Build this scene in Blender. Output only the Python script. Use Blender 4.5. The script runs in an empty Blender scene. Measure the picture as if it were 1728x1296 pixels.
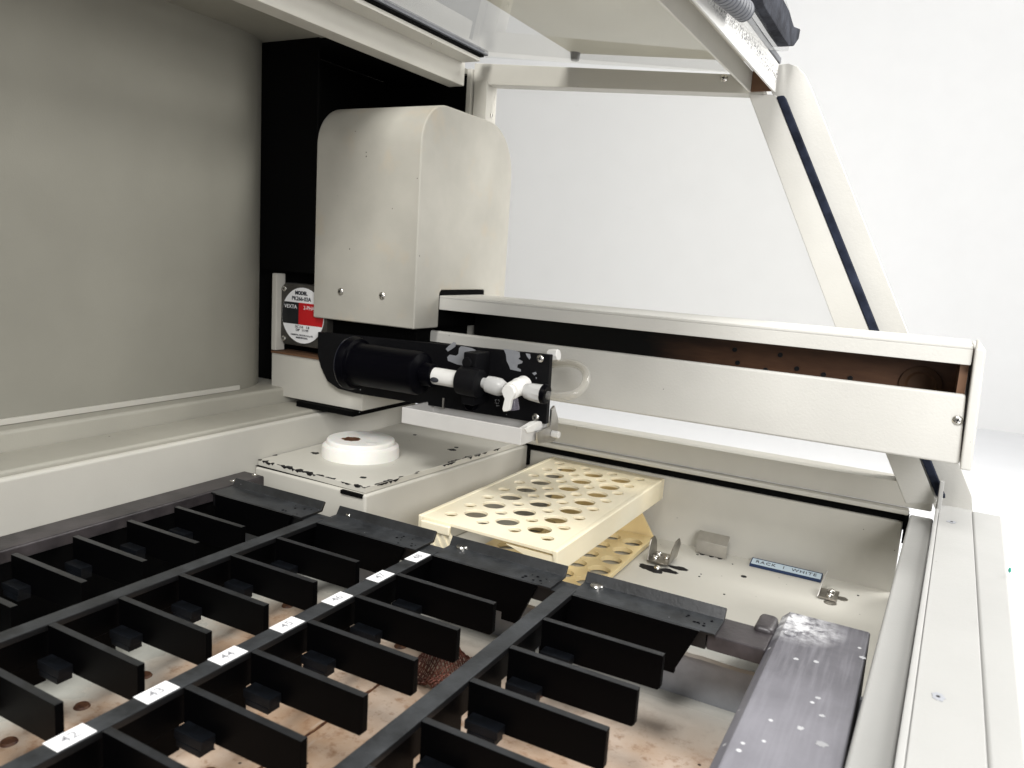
import bpy, bmesh, math, random
from mathutils import Vector, Matrix
random.seed(7)
U = 0.19          # metres per drawing unit
ZO = 2.0          # bench top lies 2 units under the camera
S = bpy.context.scene
COL = S.collection

# ---------------------------------------------------------------- camera basis (machine axes X right, Y away, Z up)
F = 1316.06
EX = Vector((2472, 373, -F)).normalized()
EY = Vector((726, -168, F)).normalized()
EZ = EX.cross(EY)
CM = Matrix((EX, EY, EZ))
def ray(x, y): return CM @ Vector((x - 864, y - 648, F))
def onX(x, y, v): r = ray(x, y); return r * (v / r.x)
def onY(x, y, v): r = ray(x, y); return r * (v / r.y)
def onZ(x, y, v): r = ray(x, y); return r * (v / r.z)
def onP(x, y, p, n): r = ray(x, y); n = Vector(n); return r * (Vector(p).dot(n) / r.dot(n))
def proj(p):
    c = CM.transposed() @ Vector(p); return (c.x / c.z * F + 864, c.y / c.z * F + 648, c.z)
def W(p): return Vector((p[0] * U, p[1] * U, (p[2] + ZO) * U))

# ---------------------------------------------------------------- materials
def nodes(name):
    m = bpy.data.materials.new(name); m.use_nodes = True
    nt = m.node_tree; b = nt.nodes['Principled BSDF']
    return m, nt, b
def N(nt, t, **k):
    n = nt.nodes.new(t)
    for a, v in k.items(): setattr(n, a, v)
    return n
def L(nt, a, b): nt.links.new(a, b)
def mixc(nt, fac, a, b):
    n = N(nt, 'ShaderNodeMix', data_type='RGBA')
    for i, v in ((0, fac), (6, a), (7, b)):
        if hasattr(v, 'links') or isinstance(v, bpy.types.NodeSocket): L(nt, v, n.inputs[i])
        else: n.inputs[i].default_value = (*v, 1) if isinstance(v, tuple) and len(v) == 3 else v
    return n.outputs[2]
def ramp(nt, src, a, b):
    n = N(nt, 'ShaderNodeMapRange'); n.inputs[1].default_value = a; n.inputs[2].default_value = b
    L(nt, src, n.inputs[0]); return n.outputs[0]
def noise(nt, co, scale, detail=3, rough=.55):
    n = N(nt, 'ShaderNodeTexNoise'); n.inputs['Scale'].default_value = scale
    n.inputs['Detail'].default_value = detail; n.inputs['Roughness'].default_value = rough
    L(nt, co, n.inputs['Vector']); return n.outputs['Fac']
def coord(nt, scale=None):
    c = N(nt, 'ShaderNodeTexCoord').outputs['Object']
    if scale:
        mp = N(nt, 'ShaderNodeMapping'); mp.inputs['Scale'].default_value = scale
        L(nt, c, mp.inputs['Vector']); c = mp.outputs['Vector']
    return c
def specks(nt, co, scale, size, keep):
    v = N(nt, 'ShaderNodeTexVoronoi'); v.inputs['Scale'].default_value = scale; L(nt, co, v.inputs['Vector'])
    d = ramp(nt, v.outputs['Distance'], size, size * .6)
    sp = N(nt, 'ShaderNodeSeparateColor'); L(nt, v.outputs['Color'], sp.inputs[0])
    g = N(nt, 'ShaderNodeMath', operation='GREATER_THAN'); g.inputs[1].default_value = keep
    L(nt, sp.outputs[0], g.inputs[0])
    m = N(nt, 'ShaderNodeMath', operation='MULTIPLY'); L(nt, d, m.inputs[0]); L(nt, g.outputs[0], m.inputs[1])
    return m.outputs[0]
def bump(nt, b, h, strength, dist=.001):
    n = N(nt, 'ShaderNodeBump'); n.inputs['Strength'].default_value = strength
    n.inputs['Distance'].default_value = dist
    L(nt, h, n.inputs['Height']); L(nt, n.outputs[0], b.inputs['Normal'])
def mult(c, k): return tuple(x * k for x in c)

def paint(name, base, rough=.5, mott=.05, spk=.93, bmp=.12, bscale=900, stain=None, spec=.4):
    m, nt, b = nodes(name); co = coord(nt)
    big = noise(nt, co, 14, 4)
    c = mixc(nt, ramp(nt, big, .35, .68), mult(base, 1 - mott), mult(base, 1 + mott * .6))
    if stain:
        st = noise(nt, co, 22, 5, .65)
        c = mixc(nt, ramp(nt, st, .56, .85), c, stain)
    if spk < 1:
        c = mixc(nt, specks(nt, co, 120, .07, spk), c, (.08, .07, .058))
        c = mixc(nt, specks(nt, co, 60, .05, min(.99, spk + .03)), c, (.05, .042, .035))
    L(nt, c, b.inputs['Base Color'])
    r = N(nt, 'ShaderNodeMapRange'); r.inputs[3].default_value = rough - .08; r.inputs[4].default_value = rough + .1
    L(nt, noise(nt, co, 60, 3), r.inputs[0]); L(nt, r.outputs[0], b.inputs['Roughness'])
    b.inputs['Specular IOR Level'].default_value = spec
    bump(nt, b, noise(nt, co, bscale, 2), bmp, .0006)
    return m
def plain(name, c, rough=.4, metal=0., spec=.5, mott=.0, bmp=0, scale=400):
    m, nt, b = nodes(name); co = coord(nt)
    if mott:
        L(nt, mixc(nt, ramp(nt, noise(nt, co, 60, 5), .3, .7), mult(c, 1 - mott), mult(c, 1 + mott)), b.inputs['Base Color'])
    else: b.inputs['Base Color'].default_value = (*c, 1)
    b.inputs['Roughness'].default_value = rough; b.inputs['Metallic'].default_value = metal
    b.inputs['Specular IOR Level'].default_value = spec
    if bmp: bump(nt, b, noise(nt, co, scale, 3), bmp, .0006)
    return m

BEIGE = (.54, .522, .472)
M = {}
M['beige'] = paint('beige powder coat', BEIGE)
M['beige_tex'] = paint('textured beige coat', (.58, .568, .53), bmp=.3, bscale=520, spk=.97)
M['cover'] = paint('aged beige cover paint', (.43, .413, .366), mott=.12, spk=.94, stain=(.47, .40, .30))
M['ledge'] = paint('darker beige of the rear rails', (.39, .375, .325), mott=.06, spk=.9)  # darker beige than the panel in front of the rails
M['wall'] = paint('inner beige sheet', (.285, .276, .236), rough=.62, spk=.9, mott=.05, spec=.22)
M['deck'] = paint('cream deck paint', (.57, .552, .497), spk=.88)
M['frame'] = paint('pale front frame paint', (.36, .357, .343), spk=.95, mott=.03, bmp=.2)
M['black'] = plain('black sheet for cavities and added shade', (.0022, .0022, .0022), .8, spec=.05)
M['slot'] = plain('black gap foam', (.004, .004, .004), .9, spec=.05)
M['white'] = plain('white plastic', (.78, .77, .745), .42, mott=.04)
M['tray'] = plain('off white tray plastic', (.58, .567, .55), .45, mott=.03)
M['steel'] = plain('brushed steel', (.55, .53, .5), .3, 1., mott=.15)
M['dullsteel'] = plain('dull zinc', (.36, .34, .31), .36, 1., mott=.3, bmp=.2)
M['screw'] = plain('bright screw', (.66, .64, .6), .25, 1., mott=.2)
M['foam'] = plain('charcoal foam', (.035, .037, .045), .95, spec=.1, mott=.6, bmp=1., scale=420)
M['seal'] = plain('dark blue pile seal', (.018, .022, .036), .95, spec=.1, mott=.7, bmp=1., scale=1500)
M['hose'] = plain('grey ribbed plastic', (.10, .105, .12), .5, mott=.2)
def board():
    m, nt, b = nodes('brown phenolic board, slot shade painted dark at its left end'); co = coord(nt)
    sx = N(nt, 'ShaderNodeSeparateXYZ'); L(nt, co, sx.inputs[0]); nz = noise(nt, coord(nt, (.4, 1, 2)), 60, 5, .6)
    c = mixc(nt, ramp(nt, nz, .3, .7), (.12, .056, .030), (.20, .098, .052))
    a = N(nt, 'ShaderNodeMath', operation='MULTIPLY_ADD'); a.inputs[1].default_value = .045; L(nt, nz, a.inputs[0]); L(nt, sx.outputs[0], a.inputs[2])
    L(nt, mixc(nt, ramp(nt, a.outputs[0], 1.16 * U + .02, 1.62 * U + .02), (.004, .0035, .003), c), b.inputs['Base Color'])  # slot shade painted in as a black left end of the board
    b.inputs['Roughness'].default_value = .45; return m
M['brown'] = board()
M['gloss'] = plain('gloss black enamel', (.0012, .0012, .0024), .38, spec=.05)
M['plate'] = plain('black anodised plate', (.005, .005, .006), .5, spec=.12, bmp=.15)
M['peel'] = plain('bare aluminium under peeled paint', (.36, .37, .40), .5, .35, mott=.15)
M['burg'] = plain('burgundy plastic', (.12, .012, .018), .4)
M['navy'] = plain('navy label edge', (.012, .03, .085), .45)
M['paleblue'] = plain('pale blue label tape', (.50, .60, .68), .4)
M['ink'] = plain('dark ink', (.02, .022, .03), .6)
M['greyink'] = plain('faded grey ink', (.34, .34, .36), .6)
M['paper'] = plain('white paper label', (.84, .84, .85), .55)
M['red'] = plain('red print', (.50, .008, .012), .4)
M['blackprint'] = plain('black print', (.008, .009, .011), .45)
M['motor'] = plain('grey motor casting', (.075, .07, .062), .5, .5, mott=.4)
M['copper'] = plain('oxidised copper wire', (.10, .030, .018), .5, .5, mott=.8)
M['brownedge'] = plain('brown tape edge', (.14, .07, .035), .6)
M['green'] = plain('green button', (.02, .28, .2), .4)
M['scratch'] = plain('black primer showing through', (.012, .011, .012), .6, spec=.2)
M['powder_or_sheen'] = plain('white powder residue', (.36, .36, .37), .9, mott=.2)

def yellow(name, base):
    m, nt, b = nodes(name); co = coord(nt)
    c = mixc(nt, ramp(nt, noise(nt, co, 9, 3), .3, .7), base, (base[0] * 1.02, base[1] * .97, base[2] * .86))
    c = mixc(nt, specks(nt, co, 60, .06, .95), c, (.2, .12, .05))
    L(nt, c, b.inputs['Base Color']); b.inputs['Roughness'].default_value = .38
    b.inputs['Subsurface Weight'].default_value = .03
    b.inputs['Subsurface Radius'].default_value = (.006, .004, .002); b.inputs['Subsurface Scale'].default_value = .5
    bump(nt, b, noise(nt, co, 250, 2), .06)
    return m
M['oldyellow'] = yellow('yellowed polypropylene', (.82, .68, .40))
M['yellow'] = yellow('cream yellow polypropylene', (.86, .80, .64))

def nylon():
    m, nt, b = nodes('white nylon with brown stain'); co = coord(nt)
    c = mixc(nt, ramp(nt, noise(nt, co, 45, 4), .35, .7), (.82, .805, .76), (.86, .85, .83))
    L(nt, c, b.inputs['Base Color']); b.inputs['Roughness'].default_value = .45
    b.inputs['Subsurface Weight'].default_value = .15; b.inputs['Subsurface Scale'].default_value = .003
    return m
M['nylon'] = nylon()

def rust_ring():
    m, nt, b = nodes('rusty stain'); co = coord(nt)
    L(nt, mixc(nt, ramp(nt, noise(nt, co, 300, 4), .3, .7), (.035, .008, .006), (.16, .07, .03)), b.inputs['Base Color'])
    b.inputs['Roughness'].default_value = .5
    return m
M['rust'] = rust_ring()

def floor_mat():
    """stained bottom plate: grey metal on one side, brown corroded on the other"""
    m, nt, b = nodes('stained steel bottom plate'); co = coord(nt)
    sx = N(nt, 'ShaderNodeSeparateXYZ'); L(nt, co, sx.inputs[0])
    big = noise(nt, co, 13, 6, .65); fine = noise(nt, co, 120, 5, .7)
    str_ = noise(nt, coord(nt, (1, .12, 1)), 160, 4, .6)
    grey = mixc(nt, ramp(nt, big, .3, .7), (.40, .40, .365), (.55, .55, .51))
    tan = mixc(nt, ramp(nt, big, .35, .65), (.62, .51, .42), (.45, .29, .18))
    tan = mixc(nt, ramp(nt, fine, .52, .74), tan, (.26, .13, .06))
    tan = mixc(nt, ramp(nt, noise(nt, co, 30, 6, .7), .54, .72), tan, (.38, .22, .13))
    tan = mixc(nt, ramp(nt, str_, .62, .8), tan, (.58, .48, .40))
    wob = N(nt, 'ShaderNodeMath', operation='MULTIPLY_ADD'); wob.inputs[1].default_value = .10
    L(nt, big, wob.inputs[0]); L(nt, sx.outputs[0], wob.inputs[2])
    f = ramp(nt, wob.outputs[0], -.42 * U, -.22 * U)
    f2 = ramp(nt, sx.outputs[1], .66 * U, .30 * U)
    ff = N(nt, 'ShaderNodeMath', operation='MULTIPLY'); L(nt, f, ff.inputs[0]); L(nt, f2, ff.inputs[1])
    c = mixc(nt, ff.outputs[0], grey, tan)
    c = mixc(nt, specks(nt, co, 110, .12, .9), c, (.05, .03, .02))
    L(nt, c, b.inputs['Base Color'])
    r = N(nt, 'ShaderNodeMapRange'); r.inputs[3].default_value = .22; r.inputs[4].default_value = .55
    L(nt, ff.outputs[0], r.inputs[0]); L(nt, r.outputs[0], b.inputs['Roughness'])
    b.inputs['Specular IOR Level'].default_value = .45
    bump(nt, b, fine, .2)
    return m
M['floor'] = floor_mat()

def rackblack():
    """black coating with pale specks; reflected light is painted grey on its upward faces"""
    m, nt, b = nodes('black rack coating with sheen painted on top'); co = coord(nt)
    g = N(nt, 'ShaderNodeTexCoord').outputs['Normal']; sp = N(nt, 'ShaderNodeSeparateXYZ'); L(nt, g, sp.inputs[0])
    upf = ramp(nt, sp.outputs[2], .25, .9)
    powder_or_sheen = mixc(nt, ramp(nt, noise(nt, co, 55, 6, .72), .35, .75), (.012, .013, .0145), (.048, .052, .057))
    c = mixc(nt, upf, (.0035, .0035, .004), powder_or_sheen)
    c = mixc(nt, specks(nt, co, 240, .12, .95), c, (.30, .30, .32))
    L(nt, c, b.inputs['Base Color'])
    b.inputs['Roughness'].default_value = .42; b.inputs['Specular IOR Level'].default_value = .42
    bump(nt, b, noise(nt, co, 500, 3), .12)
    return m
M['rack'] = rackblack()
def finblack():
    m, nt, b = nodes('black divider with sheen painted on its top edge'); co = coord(nt)
    g = N(nt, 'ShaderNodeTexCoord').outputs['Normal']; sp = N(nt, 'ShaderNodeSeparateXYZ'); L(nt, g, sp.inputs[0])
    upf = ramp(nt, sp.outputs[2], .6, .95)
    powder_or_sheen = mixc(nt, ramp(nt, noise(nt, co, 70, 6, .7), .35, .75), (.004, .0045, .005), (.022, .024, .028))  # top edge painted grey in place of the white room it reflects
    L(nt, mixc(nt, upf, (.0010, .0010, .0012), powder_or_sheen), b.inputs['Base Color'])
    b.inputs['Roughness'].default_value = .40
    sm = N(nt, 'ShaderNodeMapRange'); sm.inputs[3].default_value = .05; sm.inputs[4].default_value = .6; L(nt, upf, sm.inputs[0]); L(nt, sm.outputs[0], b.inputs['Specular IOR Level'])
    return m
M['fin'] = finblack()
M['pad'] = plain('blue black rubber pad', (.0035, .0045, .0065), .5, spec=.18, mott=.8)

def barmat():
    m, nt, b = nodes('faded anodised bar'); co = coord(nt)
    big = noise(nt, co, 9, 6, .62); st = noise(nt, coord(nt, (1, .06, 1)), 420, 3)
    yy = N(nt, 'ShaderNodeSeparateXYZ'); L(nt, co, yy.inputs[0])       # reflected light painted in as a paler near end
    near_sheen = N(nt, 'ShaderNodeMath', operation='MULTIPLY_ADD'); near_sheen.inputs[1].default_value = -2.2; L(nt, yy.outputs[1], near_sheen.inputs[0]); L(nt, big, near_sheen.inputs[2])
    c = mixc(nt, ramp(nt, near_sheen.outputs[0], .12, .80), (.042, .040, .048), (.225, .220, .245))
    c = mixc(nt, ramp(nt, st, .45, 1.3), c, (.24, .236, .26))
    w = noise(nt, co, 26, 6, .75)
    c = mixc(nt, ramp(nt, w, .66, .82), c, (.40, .40, .415))
    c = mixc(nt, specks(nt, co, 150, .2, .82), c, (.55, .55, .56))
    far = N(nt, 'ShaderNodeSeparateXYZ'); L(nt, co, far.inputs[0])      # powder residue round the two bolts at the end
    v = N(nt, 'ShaderNodeVectorMath', operation='DISTANCE'); L(nt, co, v.inputs[0]); v.inputs[1].default_value = (1.165 * U, .69 * U, .31 * U)
    pw = N(nt, 'ShaderNodeMath', operation='MULTIPLY'); L(nt, ramp(nt, v.outputs['Value'], .026, .006), pw.inputs[0]); L(nt, ramp(nt, noise(nt, co, 120, 5, .75), .38, .62), pw.inputs[1])
    c = mixc(nt, pw.outputs[0], c, (.62, .62, .63))
    L(nt, c, b.inputs['Base Color'])
    b.inputs['Roughness'].default_value = .42; b.inputs['Metallic'].default_value = .0
    bump(nt, b, w, .25)
    return m
M['bar'] = barmat()
M['darkbar'] = plain('worn dark bar', (.035, .030, .032), .4, .1, spec=.5, mott=.5, bmp=.2)

def speckbar():
    """white lid bar whose outer face carries a rubbed band of black residue"""
    m, nt, b = nodes('white bar with black residue'); co = coord(nt)
    sx = N(nt, 'ShaderNodeSeparateXYZ'); L(nt, co, sx.inputs[0])
    low = noise(nt, co, 24, 4, .6)
    z = N(nt, 'ShaderNodeMath', operation='MULTIPLY_ADD'); z.inputs[1].default_value = .006
    L(nt, low, z.inputs[0]); L(nt, sx.outputs[2], z.inputs[2])
    d = N(nt, 'ShaderNodeMath', operation='SUBTRACT'); d.inputs[1].default_value = .050 * U + .003; L(nt, z.outputs[0], d.inputs[0])
    ab = N(nt, 'ShaderNodeMath', operation='ABSOLUTE'); L(nt, d.outputs[0], ab.inputs[0])
    mask = ramp(nt, ab.outputs[0], .008, .002)
    sp = noise(nt, coord(nt, (1, .7, 1)), 620, 3, .75)
    s1 = ramp(nt, sp, .50, .56)
    mm = N(nt, 'ShaderNodeMath', operation='MULTIPLY'); L(nt, mask, mm.inputs[0]); L(nt, s1, mm.inputs[1])
    c = mixc(nt, mm.outputs[0], (.70, .69, .66), (.03, .03, .035))
    L(nt, c, b.inputs['Base Color']); b.inputs['Roughness'].default_value = .5
    bump(nt, b, noise(nt, co, 520, 2), .2)
    return m
M['speckbar'] = speckbar()

def glassy(name, tint, ior=1.49, rough=.0, smudge=0.):
    """thin clear sheet: Fresnel mix of clear transmission and mirror reflection"""
    m = bpy.data.materials.new(name); m.use_nodes = True; nt = m.node_tree; nt.nodes.clear()
    o = N(nt, 'ShaderNodeOutputMaterial'); t = N(nt, 'ShaderNodeBsdfTransparent'); g = N(nt, 'ShaderNodeBsdfGlossy')
    t.inputs[0].default_value = (*tint, 1); g.inputs['Roughness'].default_value = rough
    f = N(nt, 'ShaderNodeFresnel'); f.inputs[0].default_value = ior
    ge = N(nt, 'ShaderNodeNewGeometry'); inv = N(nt, 'ShaderNodeMath', operation='SUBTRACT'); inv.inputs[0].default_value = 1
    L(nt, ge.outputs['Backfacing'], inv.inputs[1]); fm = N(nt, 'ShaderNodeMath', operation='MULTIPLY')   # the exit face of the thin sheet adds no second mirror
    L(nt, inv.outputs[0], fm.inputs[0]); L(nt, f.outputs[0], fm.inputs[1])
    mx = N(nt, 'ShaderNodeMixShader'); L(nt, fm.outputs[0], mx.inputs[0]); L(nt, t.outputs[0], mx.inputs[1]); L(nt, g.outputs[0], mx.inputs[2])
    out = mx.outputs[0]
    if smudge:
        co = coord(nt); d = N(nt, 'ShaderNodeBsdfDiffuse'); d.inputs[0].default_value = (.75, .74, .72, 1)
        m2 = N(nt, 'ShaderNodeMixShader')
        k = N(nt, 'ShaderNodeMapRange'); k.inputs[1].default_value = .5; k.inputs[2].default_value = .85
        k.inputs[3].default_value = smudge * .35; k.inputs[4].default_value = smudge
        L(nt, noise(nt, co, 9, 6, .6), k.inputs[0]); L(nt, k.outputs[0], m2.inputs[0]); L(nt, out, m2.inputs[1]); L(nt, d.outputs[0], m2.inputs[2]); out = m2.outputs[0]
    L(nt, out, o.inputs[0]); return m
M['pane'] = glassy('clear acrylic window', (.96, .958, .95), 1.22, smudge=.04)
M['lidpane'] = glassy('clear hood acrylic', (.97, .97, .96), 1.42, smudge=.05)
M['door'] = glassy('clear door acrylic', (.93, .93, .93), smudge=.08)
def clearplastic(name, c, rough=.12, tw=.75):
    m, nt, b = nodes(name)
    b.inputs['Base Color'].default_value = (*c, 1); b.inputs['Roughness'].default_value = rough
    b.inputs['Transmission Weight'].default_value = tw; b.inputs['IOR'].default_value = 1.42
    return m
M['clear'] = clearplastic('frosted clear plastic', (.95, .945, .93), .25, .45)
M['tube'] = glassy('clear flexible tube', (.95, .94, .91), 1.35, .06, .3)
M['bore'] = glassy('clear tube bore', (.93, .92, .89), 1.45, .05, .10)
M['ring'] = plain('polished black ring', (.004, .005, .012), .15, spec=.5)
M['violet'] = clearplastic('violet clear plastic', (.55, .5, .62), .15)
def flapmat():
    m = bpy.data.materials.new('frosted grey flap'); m.use_nodes = True; nt = m.node_tree; nt.nodes.clear()
    o = N(nt, 'ShaderNodeOutputMaterial'); d = N(nt, 'ShaderNodeBsdfDiffuse'); t = N(nt, 'ShaderNodeBsdfTranslucent')
    c = mixc(nt, ramp(nt, noise(nt, coord(nt), 12, 4), .35, .7), (.56, .545, .49), (.60, .585, .53))
    L(nt, c, d.inputs[0]); L(nt, c, t.inputs[0]); mx = N(nt, 'ShaderNodeMixShader'); mx.inputs[0].default_value = .55
    L(nt, d.outputs[0], mx.inputs[1]); L(nt, t.outputs[0], mx.inputs[2]); L(nt, mx.outputs[0], o.inputs[0]); return m
M['flap'] = flapmat()
M['backdrop'] = paint('white room wall', (.87, .868, .858), rough=.8, mott=.010, spk=1, bmp=0, bscale=60, spec=.1)
M['bench'] = paint('white bench top', (.88, .885, .90), rough=.6, mott=.01, spk=1, bmp=.03, bscale=120, spec=.3)

# ---------------------------------------------------------------- mesh builder
class MB:
    def __init__(s, origin=(0, 0, 0)):
        s.o = Vector(origin); s.bm = bmesh.new()
    def _add(s, t, bev=0, seg=2, ang=30):
        if bev:
            es = [e for e in t.edges if e.is_manifold and len(e.link_faces) == 2 and e.calc_face_angle(0) > math.radians(ang)]
            bmesh.ops.bevel(t, geom=es, offset=bev, segments=seg, profile=.5, affect='EDGES', clamp_overlap=True)
        me = bpy.data.meshes.new('tmp'); t.to_mesh(me); t.free(); s.bm.from_mesh(me); bpy.data.meshes.remove(me); return s
    def hexa(s, p, bev=0, seg=2):
        """8 corners: bottom four counter-clockwise, then top four"""
        t = bmesh.new(); v = [t.verts.new(Vector(q)) for q in p]
        for f in ((0, 3, 2, 1), (4, 5, 6, 7), (0, 1, 5, 4), (1, 2, 6, 5), (2, 3, 7, 6), (3, 0, 4, 7)): t.faces.new([v[i] for i in f])
        bmesh.ops.recalc_face_normals(t, faces=t.faces); return s._add(t, bev, seg)
    def box(s, x0, x1, y0, y1, z0, z1, bev=.003, seg=2):
        return s.hexa([(x0, y0, z0), (x1, y0, z0), (x1, y1, z0), (x0, y1, z0), (x0, y0, z1), (x1, y0, z1), (x1, y1, z1), (x0, y1, z1)], bev, seg)
    def poly(s, pts, d, bev=0, seg=2):
        """planar 3-D polygon extruded by the vector d"""
        t = bmesh.new(); a = [t.verts.new(Vector(p)) for p in pts]; b = [t.verts.new(Vector(p) + Vector(d)) for p in pts]
        t.faces.new(a); t.faces.new(list(reversed(b))); n = len(a)
        for i in range(n): t.faces.new([a[i], b[i], b[(i + 1) % n], a[(i + 1) % n]])
        bmesh.ops.recalc_face_normals(t, faces=t.faces); return s._add(t, bev, seg)
    def flat(s, pts):
        t = bmesh.new(); t.faces.new([t.verts.new(Vector(p)) for p in pts]); return s._add(t)
    def cyl(s, a, b, r, r2=None, seg=32, bev=0):
        a, b = Vector(a), Vector(b); d = b - a; t = bmesh.new()
        bmesh.ops.create_cone(t, cap_ends=True, segments=seg, radius1=r, radius2=r if r2 is None else r2, depth=d.length)
        bmesh.ops.transform(t, matrix=Matrix.Translation((a + b) / 2) @ d.to_track_quat('Z', 'Y').to_matrix().to_4x4(), verts=t.verts)
        return s._add(t, bev, 3, 50)
    def lathe(s, a, axis, prof, seg=48):
        """profile [(height, radius)] turned round the axis through a"""
        a = Vector(a); q = Vector(axis).to_track_quat('Z', 'Y').to_matrix(); t = bmesh.new(); rings = []
        for h, r in prof:
            rings.append([t.verts.new(a + q @ Vector((r * math.cos(k * 2 * math.pi / seg), r * math.sin(k * 2 * math.pi / seg), h))) for k in range(seg)])
        for i in range(len(rings) - 1):
            for k in range(seg): t.faces.new([rings[i][k], rings[i][(k + 1) % seg], rings[i + 1][(k + 1) % seg], rings[i + 1][k]])
        t.faces.new(rings[0]); t.faces.new(rings[-1])
        bmesh.ops.recalc_face_normals(t, faces=t.faces); return s._add(t)
    def ball(s, c, r, sc=(1, 1, 1), seg=20):
        t = bmesh.new(); bmesh.ops.create_uvsphere(t, u_segments=seg, v_segments=seg // 2, radius=r)
        bmesh.ops.transform(t, matrix=Matrix.Translation(c) @ Matrix.Diagonal((*sc, 1)), verts=t.verts); return s._add(t)
    def tube(s, pts, r, seg=14, sub=8):
        P = [Vector(p) for p in pts]; Q = []
        for i in range(len(P) - 1):
            p0 = P[max(i - 1, 0)]; p1 = P[i]; p2 = P[i + 1]; p3 = P[min(i + 2, len(P) - 1)]
            for k in range(sub):
                u = k / sub
                Q.append(.5 * ((2 * p1) + (p2 - p0) * u + (2 * p0 - 5 * p1 + 4 * p2 - p3) * u * u + (3 * p1 - p0 - 3 * p2 + p3) * u ** 3))
        Q.append(P[-1]); t = bmesh.new(); rings = []; up = Vector((.3, .5, .81)).normalized()
        for i, q in enumerate(Q):
            d = (Q[min(i + 1, len(Q) - 1)] - Q[max(i - 1, 0)]).normalized()
            x = up.cross(d).normalized(); y = d.cross(x); up = y
            rings.append([t.verts.new(q + r * (x * math.cos(k * 2 * math.pi / seg) + y * math.sin(k * 2 * math.pi / seg))) for k in range(seg)])
        for i in range(len(rings) - 1):
            for k in range(seg): t.faces.new([rings[i][k], rings[i][(k + 1) % seg], rings[i + 1][(k + 1) % seg], rings[i + 1][k]])
        t.faces.new(rings[0]); t.faces.new(rings[-1])
        bmesh.ops.recalc_face_normals(t, faces=t.faces); return s._add(t)
    def curve(s, cu, mtx):
        ob = bpy.data.objects.new('tmp', cu); COL.objects.link(ob); dg = bpy.context.evaluated_depsgraph_get(); dg.update()
        me = bpy.data.meshes.new_from_object(ob.evaluated_get(dg)); t = bmesh.new(); t.from_mesh(me)
        bmesh.ops.transform(t, matrix=mtx, verts=t.verts)
        bpy.data.objects.remove(ob); bpy.data.meshes.remove(me); bpy.data.curves.remove(cu); return s._add(t)
    def text(s, txt, at, xd, yd, size, bold=0., spacing=1., align='CENTER'):
        cu = bpy.data.curves.new('tmp', 'FONT'); cu.body = txt; cu.size = size; cu.align_x = align; cu.align_y = 'CENTER'
        cu.offset = bold; cu.space_character = spacing; cu.extrude = .0006; cu.resolution_u = 3
        x = Vector(xd).normalized(); y = Vector(yd).normalized(); z = x.cross(y)
        m = Matrix((x, y, z)).transposed().to_4x4(); m.translation = Vector(at); return s.curve(cu, m)
    def holed(s, outer, circles, mtx, depth, bev=.003):
        cu = bpy.data.curves.new('tmp', 'CURVE'); cu.dimensions = '2D'; cu.fill_mode = 'BOTH'; cu.extrude = depth / 2; cu.bevel_depth = bev; cu.bevel_resolution = 1
        def spl(pts):
            sp = cu.splines.new('POLY'); sp.points.add(len(pts) - 1); sp.use_cyclic_u = True
            for q, p in zip(sp.points, pts): q.co = (p[0], p[1], 0, 1)
        spl(outer)
        for cx, cy, r in circles: spl([(cx + r * math.cos(k * math.pi / 16), cy + r * math.sin(k * math.pi / 16)) for k in range(32)])
        return s.curve(cu, mtx)
    def build(s, name, mat, parent=None, ang=35):
        for v in s.bm.verts: v.co = (v.co - s.o) * U
        me = bpy.data.meshes.new(name); s.bm.to_mesh(me); s.bm.free()
        me.shade_smooth(); me.set_sharp_from_angle(angle=math.radians(ang))
        me.materials.append(M[mat]); ob = bpy.data.objects.new(name, me); COL.objects.link(ob)
        wn = ob.modifiers.new('weighted normals', 'WEIGHTED_NORMAL'); wn.keep_sharp = True; wn.weight = 90
        if parent: ob.parent = parent
        else: ob.location = W(s.o)
        return ob
def tag(o, label, cat, group=None, kind=None):
    if label: o['label'] = label
    if cat: o['category'] = cat
    if group: o['group'] = group
    if kind: o['kind'] = kind
    return o
def thing(name, label, cat, at=(0, 0, 0), group=None):
    o = bpy.data.objects.new(name, None); COL.objects.link(o); o.location = W(at); o.empty_display_size = .02
    return tag(o, label, cat, group)
def lab(o, label): o['label'] = label; return o

def screw(mb_head, mb_slot, c, n, r, cross=True):
    """pan-head screw: domed head plus a dark cross recess"""
    c = Vector(c); n = Vector(n).normalized()
    mb_head.lathe(c, n, [(0, r), (r * .25, r * .97), (r * .45, r * .75), (r * .55, r * .4), (r * .57, 0.0005)], 20)
    x = n.orthogonal().normalized(); x = (Matrix.Rotation(.5, 3, n) @ x); y = n.cross(x)
    h = r * .565
    for a, b in ((x, y), (y, x)):
        p = c + n * h * .98
        mb_slot.poly([p + a * r * .5 + b * r * .1, p - a * r * .5 + b * r * .1, p - a * r * .5 - b * r * .1, p + a * r * .5 - b * r * .1], n * r * .06)
def add_screw(c, n, r, parent, o, name='screw'):
    a, b = MB(o), MB(o); screw(a, b, c, n, r); q = a.build(name, 'screw', parent); b.build('recess', 'blackprint', q); return q

# ================================================================ SETTING
wy = onZ(1690, 728, -2.0).y
tag(MB((0, 0, -2)).box(-14, 14, -10, wy, -2.15, -2.0, 0).build('bench', 'bench'), 'white bench top under the machine', 'bench', kind='structure')
tag(MB((0, wy, -2)).box(-14, 14, wy, wy + .3, -2.0, 9, 0).build('wall', 'backdrop'), 'white room wall behind the machine', 'wall', kind='structure')

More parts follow.
